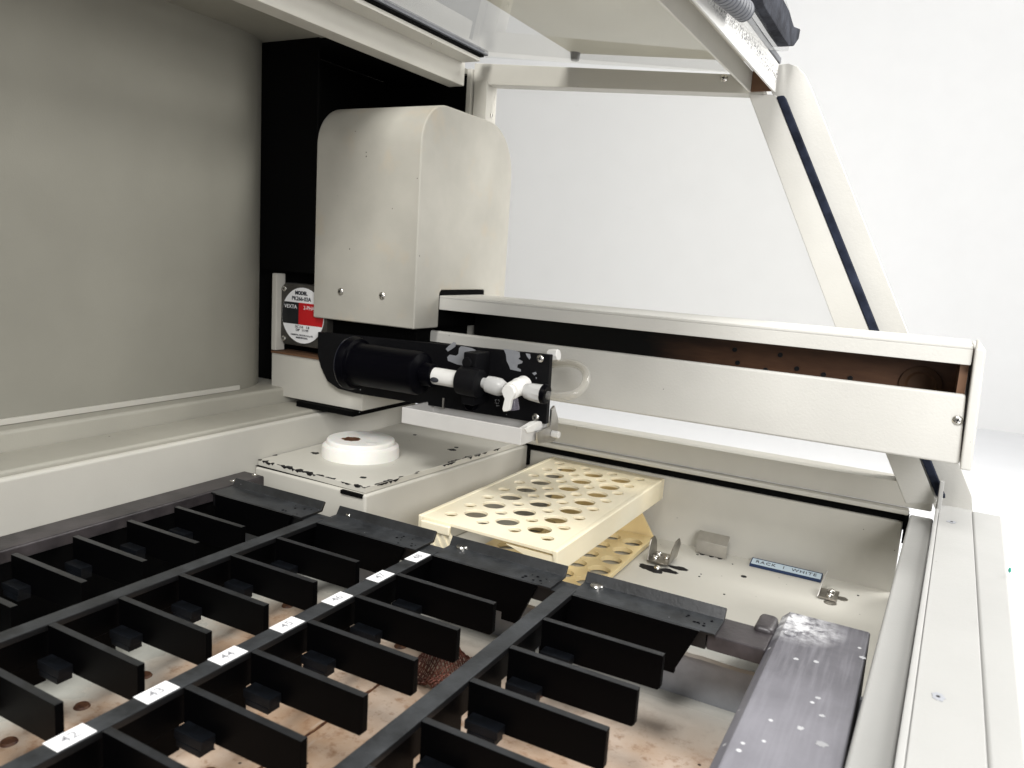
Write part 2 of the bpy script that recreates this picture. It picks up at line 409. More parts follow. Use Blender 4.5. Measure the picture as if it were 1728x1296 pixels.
for x, y, r in ((975, 176, .035), (1131, 284, .03), (932, 298, .04), (1064, 352, .03), (1290, 286, .025)):
    q = onY(x, y, wy); pb = MB(q).ball(q, r, (1.6, .12, .7), 16).build('plaster_bump', 'backdrop'); pb.parent = bpy.data.objects['wall']; pb.location = (q - Vector((0, wy, -2))) * U

# ================================================================ CABINET
O = (-1.3, 2.0, -2.0)
cab = thing('instrument_cabinet', 'beige metal cabinet of the sampling machine with a sloped open hood and clear side window', 'cabinet', O)
def B(): return MB(O)
YN = -.45                                      # near end, behind the camera
wp = [(-3.25, YN), (-2.93, YN), (-2.93, 2.56)]          # back sheet, far edge rolled back only to shape a shade fade
for i in range(1, 15):
    t = i / 14; wp.append((-2.93 - .085 * t ** 2.6, 2.56 + .308 * t))
wp += [(-3.25, 2.868)]
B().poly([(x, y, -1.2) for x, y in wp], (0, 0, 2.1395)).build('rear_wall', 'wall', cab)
B().box(-3.24, -2.658, 2.872, 2.885, -.14, .9395, 0).box(-3.24, -2.62, 2.985, 3.005, -.72, -.1405, 0).build('added_shade_panel', 'black', cab)  # added black panels that darken the wall beside the tower
B().box(-2.9298, -2.922, 3.0055, 3.699, -.72, .93, 0).box(-2.9215, -2.43, 2.886, 3.699, .93, .9394, 0).build('added_shade_lining', 'black', cab)  # added black sheets standing for the shade behind the tower
B().box(-2.93, -2.918, YN, 2.66, -.72, -.697, .002).build('wall_trim', 'beige', cab)
B().box(-3.24, -2.842, YN, 3.66, -1.3, -.722, .016, 3).build('rear_ledge', 'ledge', cab)
B().box(-2.842, -2.612, YN, 3.66, -1.3, -.797, .012, 3).build('rail_cover', 'ledge', cab)
B().box(-2.61, -2.578, YN, 3.66, -1.4, -.812, .014, 3).build('ledge_panel', 'beige', cab)
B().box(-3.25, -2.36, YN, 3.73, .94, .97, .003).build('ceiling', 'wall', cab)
B().box(-2.42, -2.322, YN, 3.60, .862, .985, .006).build('roof_beam', 'beige', cab)
# lip under the hood glass
q = [onZ(786, 106, .985), onZ(816, 105, .985)]
lx0, lx1 = -2.322, -2.215
lip = B().box(lx0, lx1, YN, 3.57, .972, .992, .003).build('beam_lip', 'beige', cab)
add_screw((-2.26, 3.2, .972), (0, 0, -1), .008, lip, O)
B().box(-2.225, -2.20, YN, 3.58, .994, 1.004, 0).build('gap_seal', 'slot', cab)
B().box(-2.245, -2.185, YN, 3.60, 1.004, 1.028, .003).build('glass_channel', 'hose', cab)
# rear section of the far end, coloured black to deepen the shade
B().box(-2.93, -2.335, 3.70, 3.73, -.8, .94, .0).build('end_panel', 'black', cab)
# post
post = B().box(-2.335, -2.305, 3.64, 3.74, -.9, .96, .004).box(-2.298, -2.215, 3.655, 3.76, -.9, .90, .006).build('corner_post', 'beige', cab)
add_screw(onX(829, 195, -2.215), (1, 0, 0), .012, post, O)
# top rail (slopes down towards the front)
YF = 3.66
def py(x, y, v=YF): return onY(x, y, v)
a = [Vector((-2.305, YF, .992)), py(1284, 127), py(1290, 159), Vector((-2.305, YF, .885))]
tr = B().poly(a, (0, .10, 0), .005).build('top_rail', 'beige', cab)
add_screw(py(1222, 132, YF), (0, -1, 0), .018, tr, O)
# slanted front member of the end frame
sl = [py(1262, 157), py(1309, 160), py(1468, 560), py(1582, 850), py(1528, 850), py(1408, 548)]
B().poly(sl, (0, .10, 0), .005).build('slanted_post', 'beige_tex', cab)
g0, g1, g2 = py(1310, 163), py(1466, 553), py(1580, 838)
gs = [g0, g0 + Vector((.034, 0, .004)), g1 + Vector((.036, 0, 0)), g2 + Vector((.036, 0, 0)), g2, g1]
gs = [p + Vector((0, -.012, 0)) for p in gs]
B().poly(gs, (0, .05, 0), .008, 2).build('pile_seal', 'seal', cab)
# outer side plate with the rounded upper corner
YS = 3.715
pts = [onY(x, y, YS) for x, y in ((1296, 140), (1300, 118), (1312, 109), (1330, 107), (1345, 112), (1357, 124), (1366, 141), (1530, 556), (1640, 838), (1642, 868), (1578, 860))]
B().poly(pts, (0, .03, 0), .003).build('side_plate', 'beige_tex', cab)
# window pane
pw = [onY(x, y, 3.72) for x, y in ((832, 140), (1275, 155), (1545, 850), (940, 740))]; pw[3] = Vector((-2.22, 3.72, -.86)); pw[0] = Vector((-2.22, 3.72, .90))
B().poly(pw, (0, .012, 0)).build('window_pane', 'pane', cab)
# sill rail under the window, lip and dark gap, inner end wall
B().box(-2.57, .088, 3.665, 3.80, -.953, -.845, .006).build('sill_rail', 'beige', cab)
B().box(-2.57, .004, 3.63, 3.69, -.978, -.957, .006, 3).build('sill_lip', 'beige', cab)
B().box(-2.57, .006, 3.69, 3.71, -1.06, -.975, 0).build('gap_seal', 'slot', cab)
B().box(-.008, .008, 3.64, 3.685, -1.105, -.982, 0).build('gap_seal', 'slot', cab)
B().box(-1.842, -1.826, 3.655, 3.676, -1.10, -1.0, 0).build('gap_seal', 'slot', cab)
B().box(-2.57, -.012, 3.675, 3.70, -1.40, -1.022, .006, 3).build('inner_end_wall', 'beige', cab)
deck = B().box(-2.578, -.01, 2.30, 3.675, -1.40, -1.345, 0).build('deck', 'deck', cab)
for x, y, r in ((1255, 973, .013), (1177, 936, .006), (1180, 973, .005), (1236, 952, .004), (1208, 940, .004), (1380, 982, .005), (1222, 1003, .005), (1155, 905, .006), (1183, 969, .004), (1448, 1005, .005)):
    p = onZ(x, y, -1.345); B().cyl(p + Vector((0, 0, -.002)), p + Vector((0, 0, .0012)), r, seg=16).build('bolt_hole', 'scratch', deck)
# front ledge and front frame (run slightly askew, as measured)
def lx(x0, x1):                                  # x at far end (Y 3.63) and at Y 1.5, extended to YN
    k = (x0 - x1) / 2.13; return x0, x0 + k * (YN - 3.63)
def skew(xa, xb, z0, z1, y1=3.63, bev=.004):
    (a1, a0), (b1, b0) = lx(*xa), lx(*xb)
    return [(a0, YN, z0), (b0, YN, z0), (b1, y1, z0), (a1, y1, z0), (a0, YN, z1), (b0, YN, z1), (b1, y1, z1), (a1, y1, z1)], bev
p, b_ = skew((.009, -.047), (.098, .038), -1.40, -.968); B().hexa(p, .01, 3).build('front_ledge', 'frame', cab)
p, b_ = skew((.099, .039), (.112, .056), -1.40, -.893); B().hexa(p, .004).build('frame_rim', 'frame', cab)
p, b_ = skew((.113, .057), (.228, .196), -1.40, -.903); ft = B().hexa(p, .004).build('frame_top', 'frame', cab)
p, b_ = skew((.2285, .1965), (.335, .263), -2.0, -.905); B().hexa(p, .01, 3).build('front_panel', 'frame', cab)
B().poly([(.100, 3.62, -.97), (.100, 3.62, -.80), (.100, 3.60, -.80), (.100, 3.50, -.90), (.100, 3.4, -.97)], (.016, 0, 0), .003).build('frame_ear', 'frame', cab)
for x, y, r in ((1606, 881, .016), (1583, 1176, .014)):
    q = onZ(x, y, -.903)
    k = B(); n = 18
    k.poly([q + Vector((math.cos(t * 2 * math.pi / n) * r * random.uniform(.75, 1.25), math.sin(t * 2 * math.pi / n) * r * random.uniform(.8, 1.6), .0)) for t in range(n)], (0, 0, .0012))
    st = k.build('bare_spot', 'peel', ft)
    k = B(); k.cyl(q + Vector((0, 0, .001)), q + Vector((0, 0, .002)), r * .3, seg=12); k.build('bolt_hole', 'scratch', st)
B().ball(onX(1704, 962, .309), .009, (.5, 1, 1)).build('button', 'green', cab)
# ================================================================ HOOD LID
OL = (-.8, 2.0, .8)
lid = thing('hood_lid', 'clear acrylic hood lid with a white front bar smudged with black residue', 'lid', OL)
def H(): return MB(OL)
gz = lambda x: .998 + (x + 2.2) * (.862 - .998) / (2.2 - .86)
H().hexa([(-2.24, YN, gz(-2.24) + .012), (-.86, YN, gz(-.86)), (-.86, 3.66, gz(-.86)), (-2.24, 3.66, gz(-2.24) + .012),
          (-2.24, YN, gz(-2.24) + .022), (-.86, YN, gz(-.86) + .01), (-.86, 3.66, gz(-.86) + .01), (-2.24, 3.66, gz(-2.24) + .022)]).build('glass_pane', 'lidpane', lid)
# front bar: channel open below
bar = H()
bar.box(-.762, -.752, YN, 3.68, .783, .905, .002)
bar.build('bar_face', 'speckbar', lid)
bx = H(); bx.box(-.862, -.852, YN, 3.655, .783, .87, .002); bx.build('bar_flange', 'beige', lid)
H().box(-.852, -.762, YN, 3.655, .872, .882, 0).build('bar_channel', 'beige', lid)
H().box(-.851, -.763, 3.64, 3.655, .785, .871, 0).build('bar_end', 'brownedge', lid)
H().box(-.775, -.745, YN, 3.69, .906, .93, .003).build('hinge_strip', 'hose', lid)

# roof flap above the hood glass
pn = Vector((-(.862 - .998) / (2.2 - .86), 0, -1)); pc = Vector((-2.2, 0, 1.085))
def onr(x, y): return onP(x, y, pc, pn)
c0 = Vector((-1.75, 3.67, 1.0)); c1 = Vector((-.87, 3.66, .9))
rf = thing('roof_flap', 'pale grey translucent roof flap seen through the clear hood lid', 'roof flap', (c0 + c1) / 2)
OR = (c0 + c1) / 2
dx = c1.x; y0 = 1.5; ex = c0.x
fp = [(ex, c0.y, gz(ex) + .055), (dx, c0.y, gz(dx) + .055), (dx, y0, gz(dx) + .055), (ex, y0, gz(ex) + .055)]
MB(OR).poly(fp, (0, 0, .012), .002).build('flap_panel', 'flap', rf)
pk = Vector((ex + .03, c0.y - .02, gz(ex)))
MB(OR).cyl(pk + Vector((0, .0, .014)), pk + Vector((0, 0, .055)), .020, .026, 20, .003).build('bumper', 'hose', rf)

# acrylic door folded up over the front bar, with its foam and hose
OD = (-.74, 3.3, .93)
XD = -.735
dr = thing('acrylic_door', 'clear acrylic door folded up above the front bar, rounded at its corner', 'door', OD)
pts = [onX(x, y, XD) for x, y in ((1290, 82), (1317, 87), (1325, 86), (1328, 62), (1329, 25), (1324, 8), (1316, -10), (1290, -60), (1100, -130), (1090, -100))]
MB(OD).poly(pts, (.014, 0, 0), .002).build('sheet', 'door', dr)
pts = [onX(x, y, XD) for x, y in ((1262, -2), (1266, 12), (1283, 38), (1297, 60), (1311, 79), (1320, 79), (1328, 68), (1331, 50), (1320, 46), (1317, 38), (1311, 19), (1298, -4), (1240, -80), (1210, -80))]
fo = MB((-.70, 3.5, .98)).poly(pts, (.05, 0, 0), .006).build('foam_strip', 'foam')
tag(fo, 'torn charcoal foam strip stuck on the clear folded door', 'foam strip')
h0, h1 = onX(1180, -50, -.70), onX(1255, 18, -.70)
hs = MB(h1); dv = (h1 - h0); n = 15
prof = []
for i in range(n):
    t = i / n * dv.length; d_ = dv.length / n
    prof += [(t, .035), (t + d_ * .62, .036), (t + d_ * .66, .027), (t + d_ * .94, .027)]
prof += [(dv.length, .036), (dv.length + .004, .03)]
tag(hs.lathe(h0, dv, prof, 28).build('ribbed_hose', 'hose', ang=25), 'grey ribbed hose lying beside the foam strip at the top', 'hose')

# ================================================================ ROBOT ARM (carriage, tower cover, cross arm)
OA = (-2.3, 3.1, -.8)
arm = thing('robot_arm', 'beige sampling arm with a tall rounded tower cover and a long slotted cross beam', 'robot arm', OA)
def A(): return MB(OA)
# tower cover: rounded profile in Y-Z, extruded along X
YT0, YT1, ZT, ZB = 2.87, 3.69, .652, -.35
rr = .19; rb_ = .25
prof = [(YT0, ZB), (YT0, ZT - rr)]
for k in range(1, 13):
    t = k / 12 * math.pi / 2; prof.append((YT0 + rr - rr * math.cos(t), ZT - rr + rr * math.sin(t)))
for k in range(0, 13):
    t = k / 12 * math.pi / 2; prof.append((YT1 - rb_ + rb_ * math.sin(t), ZT - rb_ + rb_ * math.cos(t)))
prof += [(YT1, ZB)]
side = prof + [(3.475, ZB), (3.475, -.185), (3.465, -.175), (3.08, -.175), (3.066, -.19), (3.066, ZB)]
cv = A()
XT0, XT1 = -2.655, -2.055
cv.poly([(XT0, y, z) for y, z in side], (XT1 - XT0, 0, 0), .026, 5)
tw = cv.build('tower_cover', 'cover', arm, ang=30)
for x in (575, 645): add_screw(onY(x, 492 if x == 575 else 499, YT0), (0, -1, 0), .0165, tw, OA)
A().box(-2.64, -2.075, 3.0, 3.6, -.357, -.345, 0).build('tower_core', 'black', arm)
A().box(-2.64, -2.058, 3.0661, 3.4749, -.345, -.178, 0).build('tower_core', 'black', arm)
for x, y, f in ((618, 257, 0), (618, 264, 0), (590, 420, 0), (662, 352, 0), (704, 301, 0), (708, 432, 1)):
    q = onX(x, y, XT1) if f else onY(x, y, YT0)
    A().ball(q, random.uniform(.0016, .0030), (.2, 1, 1.3) if f else (1, .2, 1.3), 8).build('paint_nick', 'scratch', tw)
# cross arm
XA0, XA1 = -2.06, .122
YA0, YA1 = 3.07, 3.45
top = A().box(XA0, XA1, YA0, YA1, -.212, -.200, .004).box(XA0, XA1, YA0, YA0 + .014, -.266, -.2115, .003).build('arm_top_flange', 'beige_tex', arm)
fa = A().hexa([(-2.3, YA0, -.615), (XA1 + .012, YA0, -.615), (XA1 + .012, YA0 + .02, -.615), (-2.3, YA0 + .02, -.615),
               (-2.3, YA0, -.368), (XA1, YA0, -.368), (XA1, YA0 + .03, -.368), (-2.3, YA0 + .03, -.368)], .010, 3).build('arm_face', 'beige_tex', arm)
add_screw(onY(1616, 709, YA0), (0, -1, 0), .017, fa, OA)
A().box(-2.3, XA1, YA0 + .02, YA1, -.615, -.60, .003).build('arm_floor', 'beige_tex', arm)
A().box(-2.3, XA1, YA1 - .02, YA1 - .002, -.60, -.213, 0).build('arm_back', 'beige', arm)
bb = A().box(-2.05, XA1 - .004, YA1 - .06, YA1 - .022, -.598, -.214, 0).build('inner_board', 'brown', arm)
hb = A()
for x, y in ((1245, 612), (1292, 624), (1317, 599), (1345, 622), (1390, 632), (1435, 638), (1240, 590)):
    q = onY(x, y, YA1 - .06); hb.cyl(q, q + Vector((0, -.006, 0)), .010, seg=12)
hb.build('board_screws', 'blackprint', bb)
q = onY(1553, 650, YA1 - .06); rg = A()
rg.lathe(q, (0, -1, 0), [(0, .075), (.012, .075), (.014, .055), (.004, .045), (.002, .02), (.0021, .001)], 32); rg.build('pulley', 'brownedge', bb)
A().box(XA1 - .03, XA1 - .004, YA0 + .03, YA1 - .06, -.598, -.213, 0).build('end_liner', 'brownedge', arm)
cap = A().hexa([(.137, YA0 - .025, -.625), (.172, YA0 - .025, -.625), (.172, YA1 + .02, -.625), (.137, YA1 + .02, -.625),
                (.126, YA0 - .025, -.205), (.158, YA0 - .025, -.205), (.158, YA1 + .02, -.205), (.126, YA1 + .02, -.205)], .008, 3).build('end_cap', 'beige_tex', arm)
A().box(.128, .134, YA0 - .02, YA0 + .03, -.21, -.178, .001).build('cap_tab', 'beige', cap)
# carriage bracket on the rear rail
cb = A().box(-2.925, -2.335, 2.87, 3.5, -.768, -.552, .004).build('carriage_bracket', 'beige', arm)
A().box(-2.922, -2.30, 2.862, 3.2, -.552, -.543, 0).build('bracket_edge', 'brownedge', arm)
A().box(-2.93, -2.898, 2.87, 2.93, -.54, -.155, .004).build('bracket_upright', 'beige', arm)
A().box(-2.72, -2.36, 2.835, 3.4, -.7955, -.770, .002).build('rail_slider', 'black', arm)
A().box(-2.64, -2.1, 2.95, 3.4, -.543, -.36, 0).build('carriage_core', 'black', arm)
# stepper motor with its round sticker
mt = A(); mc = Vector((-2.752, 2.90, -.353)); hw = .155
oc = [(-hw, -hw + .03), (-hw + .03, -hw), (hw - .03, -hw), (hw, -hw + .03), (hw, hw - .03), (hw - .03, hw), (-hw + .03, hw), (-hw, hw - .03)]
mt.poly([mc + Vector((x, .004, z)) for x, z in oc], (0, .078, 0), .008)
mo = mt.build('motor', 'motor', arm)
for sx in (-1, 1):
    for sz in (-1, 1):
        if sx > 0 and sz > 0: continue
        add_screw(mc + Vector((sx * .125, .004, sz * .125)), (0, -1, 0), .014, mo, OA)
yk = Vector((0, 1, 0))
r = .138
def disc(mb, c, r, a0, a1, y, seg=40, lo=None, hi=None):
    pass
k = A(); k.cyl(mc + Vector((0, .004, 0)), mc + Vector((0, .001, 0)), r, seg=48); sk = k.build('motor_sticker', 'paper', mo)
def band(x0, x1, z0, z1, mat, nm):
    k = A(); pts = []
    n = 10
    def xl(z): return math.sqrt(max(r * r - z * z, 0)) * .985
    zs = [z0 + (z1 - z0) * i / n for i in range(n + 1)]
    pts = [mc + Vector((max(x0, -xl(z)), .0005, z)) for z in zs] + [mc + Vector((min(x1, xl(z)), .0005, z)) for z in reversed(zs)]
    k.poly(pts, (0, -.0008, 0)); return k.build(nm, mat, mo)
band(-1, -.025, -.045, .063, 'blackprint', 'black_field'); band(-.0248, 1, -.045, .063, 'red', 'red_field')
XD_, ZD_ = (1, 0, 0), (0, 0, 1)
k = A(); Q = lambda x, z: mc + Vector((x, -.0012, z))
k.text('MODEL', Q(-.01, .110), XD_, ZD_, .024, .0012); k.text('PK266-02A', Q(-.008, .082), XD_, ZD_, .027, .0004)
k.text('DC 2 A    1.8', Q(0, -.057), XD_, ZD_, .017); k.text('DIP   11199', Q(0, -.073), XD_, ZD_, .017)
k.text('ORIENTAL MOTOR CO.,LTD.', Q(0, -.098), XD_, ZD_, .0115); k.text('MADE IN U.S.A.', Q(0, -.111), XD_, ZD_, .0115, .0003)
k.build('sticker_text', 'ink', mo)
k = A(); k.text('VEXTA', Q(-.078, .040), XD_, ZD_, .027); k.text('2-PHASE', Q(.055, .040), XD_, ZD_, .026, -.0002); k.build('field_text', 'paper', mo)

# ================================================================ SYRINGE PUMP
YP = 2.845
OP = (-2.0, YP, -.53)
pump = thing('syringe_pump', 'black syringe pump plate with peeling paint, white syringe and clear tubing', 'syringe pump', OP)
def Pm(): return MB(OP)
def pp(x, y, d=0): return onY(x, y, YP - d)
tl, trr, br = pp(560, 540), pp(928, 599), pp(921, 716)
bl = pp(575, 660)
pl = [pp(536, 560), pp(928, 599), pp(921, 716), pp(600, 664), pp(570, 656), pp(552, 643), pp(541, 620), pp(536, 600)]
Pm().poly(pl, (0, .03, 0), .003).build('mounting_plate', 'plate', pump)
Pm().box(-2.45, -1.5, YP + .03, 3.07, -.62, -.42, 0).build('rear_block', 'black', pump)
sc = 4.8
peels = [[(410, 178), (432, 185), (425, 215), (390, 240), (365, 255), (348, 235), (365, 215)],
 [(470, 212), (500, 215), (560, 228), (600, 250), (610, 290), (520, 300), (495, 370), (440, 360), (365, 330), (360, 300), (380, 280), (430, 290), (450, 275), (455, 230)],
 [(815, 232), (900, 245), (945, 260), (950, 300), (935, 315), (970, 335), (965, 350), (930, 360), (925, 385), (955, 400), (955, 418), (870, 400), (860, 370), (840, 330), (835, 280)],
 [(995, 270), (1030, 275), (1035, 305), (1025, 320), (1005, 295)], [(1047, 430), (1075, 420), (1085, 435), (1065, 448)], [(1075, 462), (1086, 466), (1080, 480)]]
for pts in peels:
    Pm().poly([pp(680 + x / sc, 540 + y / sc) for x, y in pts], (0, -.0012, 0)).build('paint_chip', 'peel', pump)
k = Pm()
for i in range(26):
    x, y = random.uniform(745, 785), random.uniform(645, 700)
    q = pp(680 + x / sc, 540 + y / sc) if i < 14 else pp(random.uniform(600, 900), random.uniform(610, 700))
    k.ball(q, random.uniform(.0012, .003), (1, .4, 1), 8)
k.build('white_specks', 'powder_or_sheen', pump)['kind'] = 'stuff'
for x, y in ((912, 605), (904, 704)): add_screw(pp(x, y), (0, -1, 0), .0165, pump, OP)
# motor barrel
c = onY(588, 608, 2.70); e = onY(708, 632, 2.70)
ax = Vector((1, 0, 0)); c = Vector((c.x, 2.715, -.515)); ln = .40
Pm().lathe(c, ax, [(0, .05), (.0, .105), (.006, .118), (.016, .121), (.045, .112), (.05, .098), (.06, .094), (ln - .03, .094), (ln - .012, .09), (ln, .07), (ln + .004, .05), (ln + .05, .048), (ln + .055, .04)], 64).build('barrel', 'gloss', pump)
Pm().lathe(c + Vector((-.004, 0, 0)), ax, [(0, .07), (0, .108), (.008, .119), (.014, .121), (.018, .115)], 64).build('barrel_ring', 'ring', pump)
# syringe
def seg(x0, y0, x1, y1, Y): a, b = onY(x0, y0, Y), onY(x1, y1, Y); return a, b
YSy = 2.72
a, b = onY(703, 629, YSy), onY(782, 642, YSy)
d = b - a; l = d.length
sy = Pm().lathe(a, d, [(0, .028), (.002, .033), (.05, .033), (.054, .036), (l - .01, .036), (l, .034)], 36).build('syringe', 'white', pump)
a2 = onY(695, 627, YSy); dd = onY(722, 632, YSy) - a2
Pm().lathe(a2, dd, [(0, .036), (.012, .041), (dd.length, .041), (dd.length + .004, .037)], 32).build('syringe_cap', 'clear', pump)
q = onY(733, 641, YSy - .036)
Pm().ball(q, .014, (1.5, .4, .8), 14).build('syringe_marking', 'ink', pump)
# clamp round the syringe
a, b = onY(776, 641, YSy), onY(812, 648, YSy)
Pm().lathe(a, b - a, [(0, .04), (.004, .058), (.06, .06), ((b - a).length - .005, .058), ((b - a).length, .04)], 32).build('clamp_ring', 'plate', pump)
z0 = pp(790, 640).z
Pm().box(onY(784, 640, 2.75).x, onY(806, 640, 2.75).x, 2.73, YP, -.62, -.40, .006).build('clamp_block', 'plate', pump)
kn0, kn1 = onY(790, 612, 2.73), onY(806, 609, 2.78)
Pm().cyl(onY(787, 613, 2.72), onY(806, 608, 2.80), .024, seg=28, bev=.003).build('clamp_knob', 'plate', pump)
Pm().cyl(onY(805, 607.5, 2.80), onY(819, 602, YP), .018, seg=24, bev=.002).build('clamp_screw', 'burg', pump)
Pm().lathe(pp(797, 681), (0, -1, 0), [(0, .03), (.02, .03), (.024, .026), (.012, .02), (.0121, .0005)], 28).build('lower_knob', 'gloss', pump)
# luer fittings, stopcock and tubing
YL = 2.735
a, b = onY(812, 645, YL), onY(853, 656, YL); d = b - a; l = d.length
Pm().lathe(a, d, [(0, .020), (.03, .024), (.032, .034), (.06, .037), (l * .78, .037), (l * .9, .03), (l, .026)], 24).build('luer_fitting', 'clear', pump)
a, b = onY(849, 661, 2.685), onY(884, 649, 2.80); 
a = onY(862, 660, 2.67); b = a + Vector((0, .15, .0)); b = onY(884, 648, 2.80)
sb = Pm().lathe(a, b - a, [(0, .031), (.005, .035), ((b - a).length * .55, .035), ((b - a).length * .56, .037), ((b - a).length * .62, .037), ((b - a).length * .63, .035), ((b - a).length, .035)], 32).build('stopcock', 'white', pump)
hp = [(846, 660), (848, 654), (854, 650), (861, 650), (866, 655), (868, 663), (866, 670), (862, 676), (859, 692), (857, 694), (849, 695), (847, 690), (851, 673), (848, 667)]
Pm().poly([onY(x, y, 2.655) for x, y in hp], (0, .022, 0), .004, 3).build('stopcock_handle', 'white', pump)
Pm().cyl(onY(866, 672, 2.73), onY(868, 692, 2.73), .020, .022, 24, .003).build('stopcock_port', 'violet', pump)
a, b = onY(876, 657, YL), onY(916, 665, YL); d = b - a; l = d.length
Pm().lathe(a, d, [(0, .016), (.02, .02), (.03, .03), (.05, .034), (l * .5, .035), (l * .85, .037), (l, .038), (l + .002, .03)], 10).build('luer_nut', 'clear', pump)
a, b = onY(915, 664, YL), onY(923, 666, YL)
Pm().lathe(a, b - a, [(0, .036), (.006, .041), ((b - a).length, .038), ((b - a).length + .002, .03)], 28).build('tube_grommet', 'gloss', pump)
tp = [(917, 665, YL), (930, 668, YL), (950, 669, YL), (972, 664, 2.75), (986, 650, 2.79), (990, 634, 2.83), (982, 620, 2.88), (964, 613, 2.92), (944, 613, 2.95), (922, 616, 2.98)]
Pm().tube([onY(*q) for q in tp], .017, 18).build('tube', 'tube', pump)
Pm().tube([onY(*q) for q in tp], .0095, 12).build('tube_bore', 'bore', pump)
Pm().cyl(onY(926, 600, 2.95), onY(943, 599, 2.95), .026, seg=8, bev=.004).build('tube_nut', 'white', pump)

# ================================================================ DRIP TRAY
YT = 2.665
OT = (-1.7, 2.74, -.7)
tray = thing('drip_tray', 'off white drip tray hanging under the black pump plate', 'tray', OT)
def T(): return MB(OT)
t0, t1 = onY(678, 684, YT), onY(880, 727, YT); b0, b1 = onY(678, 709, YT), onY(880, 753, YT)
xL, xR = t0.x, t1.x; zt, zb = -.662, -.732; yb = YT + .235
w = .012
tb = T().box(xL, xR, YT, YT + w, zb, zt, .004, 3).box(xL, xR, yb - w, yb, zb, zt, .004).box(xL, xL + w, YT + w * .5, yb - w * .5, zb, zt - .001, .003).box(xR - w, xR, YT + w * .5, yb - w * .5, zb, zt - .001, .003).box(xL + w * .5, xR - w * .5, YT + w * .5, yb - w * .5, zb + .001, zb + w, 0).build('tray_body', 'tray', tray)
T().poly([onX(x, y, xR + .004) for x, y in ((886, 724), (905, 713), (914, 711), (917, 720), (912, 726), (890, 731))], (-.03, 0, 0), .003).build('tray_clip', 'white', tray)
bk = T().poly([onX(x, y, xR + .008) for x, y in ((903, 729), (926, 718), (928, 690), (933, 684), (939, 706), (938, 738), (930, 745), (904, 748))], (.010, 0, 0), .002).build('steel_bracket', 'steel', tray)
T().cyl(onX(931, 732, xR + .018), onX(931, 732, xR + .018) + Vector((.035, 0, 0)), .016, seg=6, bev=.002).build('bracket_nut', 'white', tray)
T().box(xL + .09, xL + .10, yb - .06, yb - .05, zt - .02, zt + .03, .001).build('hanger_pin', 'steel', tray)

# ================================================================ WASH STATION
OWs = (-2.25, 3.0, -1.345)
ws = thing('wash_station', 'beige wash station box with chipped lid edges and a white round wash cup', 'wash station', OWs)
def Ws(): return MB(OWs)
zl = -.965
fx0, fx1 = -1.936, -1.838                 # right side at the front and at the back
Ws().hexa([(-2.576, 2.435, -1.345), (fx0, 2.42, -1.345), (fx1, 3.664, -1.345), (-2.576, 3.664, -1.345),
           (-2.576, 2.435, -.992), (fx0, 2.42, -.992), (fx1, 3.664, -.992), (-2.576, 3.664, -.992)], .012, 3).build('box', 'beige', ws)
lidp = Ws().hexa([(-2.572, 2.452, -.990), (fx0 - .012, 2.434, -.990), (fx1 - .012, 3.66, -.990), (-2.572, 3.66, -.990),
           (-2.572, 2.452, zl), (fx0 - .012, 2.434, zl), (fx1 - .012, 3.66, zl), (-2.572, 3.66, zl)], .002).build('lid_plate', 'deck', ws)
Ws().box(-2.576, fx0 - .03, 2.440, 2.47, -.9918, -.9902, 0).build('lid_gap', 'slot', ws)
xs0, xs1 = onY(576, 817, 2.42).x, onY(614, 830, 2.42).x
Ws().box(xs0, xs1 - .005, 2.415, 2.46, -1.008, -.993, 0).build('box_slot', 'slot', ws)
def chips(p, q, inward, up, n, wmax, name, parent, mk, dens=.8):
    """jagged slivers of missing paint along an edge"""
    p, q = Vector(p), Vector(q); inward = Vector(inward); up = Vector(up)
    i = 0
    while i < n:
        ln = random.randint(2, 7)
        if random.random() < dens:
            pts = []; j1 = min(i + ln, n)
            edge = [p.lerp(q, j / n) for j in range(i, j1 + 1)]
            inn = [e + inward * (wmax * random.uniform(.1, 1) * (.25 if j in (0, len(edge) - 1) else 1)) + (q - p).normalized() * random.uniform(-.2, .2) * ((q - p).length / n) for j, e in enumerate(edge)]
            mk().poly(edge + list(reversed(inn)), up).build(name, 'scratch', parent)
        i += ln + random.randint(0, 2)
cf = [(-2.572, 2.452, zl), (fx0 - .012, 2.434, zl), (fx1 - .012, 3.66, zl)]
def one(edges, nm, parent, mk):
    pass
class Acc:
    """collects many slivers into one part"""
    def __init__(s, o): s.mb = MB(o)
    def __call__(s): return s
    def poly(s, pts, d): s.mb.poly(pts, d); return s
    def build(s, *a): return None
ac = Acc(OWs)
chips(cf[0], cf[1], (0, 1, 0), (0, 0, .0012), 70, .022, '', None, ac, .92)
chips(cf[1], cf[2], (-1, .05, 0), (0, 0, .0012), 90, .016, '', None, ac, .62)
chips((-2.572, 2.4515, zl), (fx0 - .012, 2.4335, zl), (0, 0, -.6), (0, -.0012, 0), 70, .02, '', None, ac, .75)
sx = .0
chips((fx0 - .0115, 2.434, zl - .002), (fx1 - .0115, 3.66, zl - .002), (0, 0, -.7), (.0012, 0, 0), 90, .022, '', None, ac, .4)
ac.mb.build('paint_chips', 'scratch', ws)['kind'] = 'stuff'
k = Ws()
for x, y, r in ((464, 768, .014), (613, 806, .014), (763, 759, .022), (770, 755, .012), (700, 734, .012), (627, 729, .016), (533, 765, .018), (528, 764, .01)):
    q = onZ(x, y, zl); n = 14
    k.poly([q + Vector((math.cos(t * 2 * math.pi / n) * r * random.uniform(.6, 1.2), math.sin(t * 2 * math.pi / n) * r * random.uniform(.6, 1.2), 0)) for t in range(n)], (0, 0, .0013))
k.build('lid_screw_marks', 'scratch', ws)
kc = Vector((-2.292, 2.818, zl))
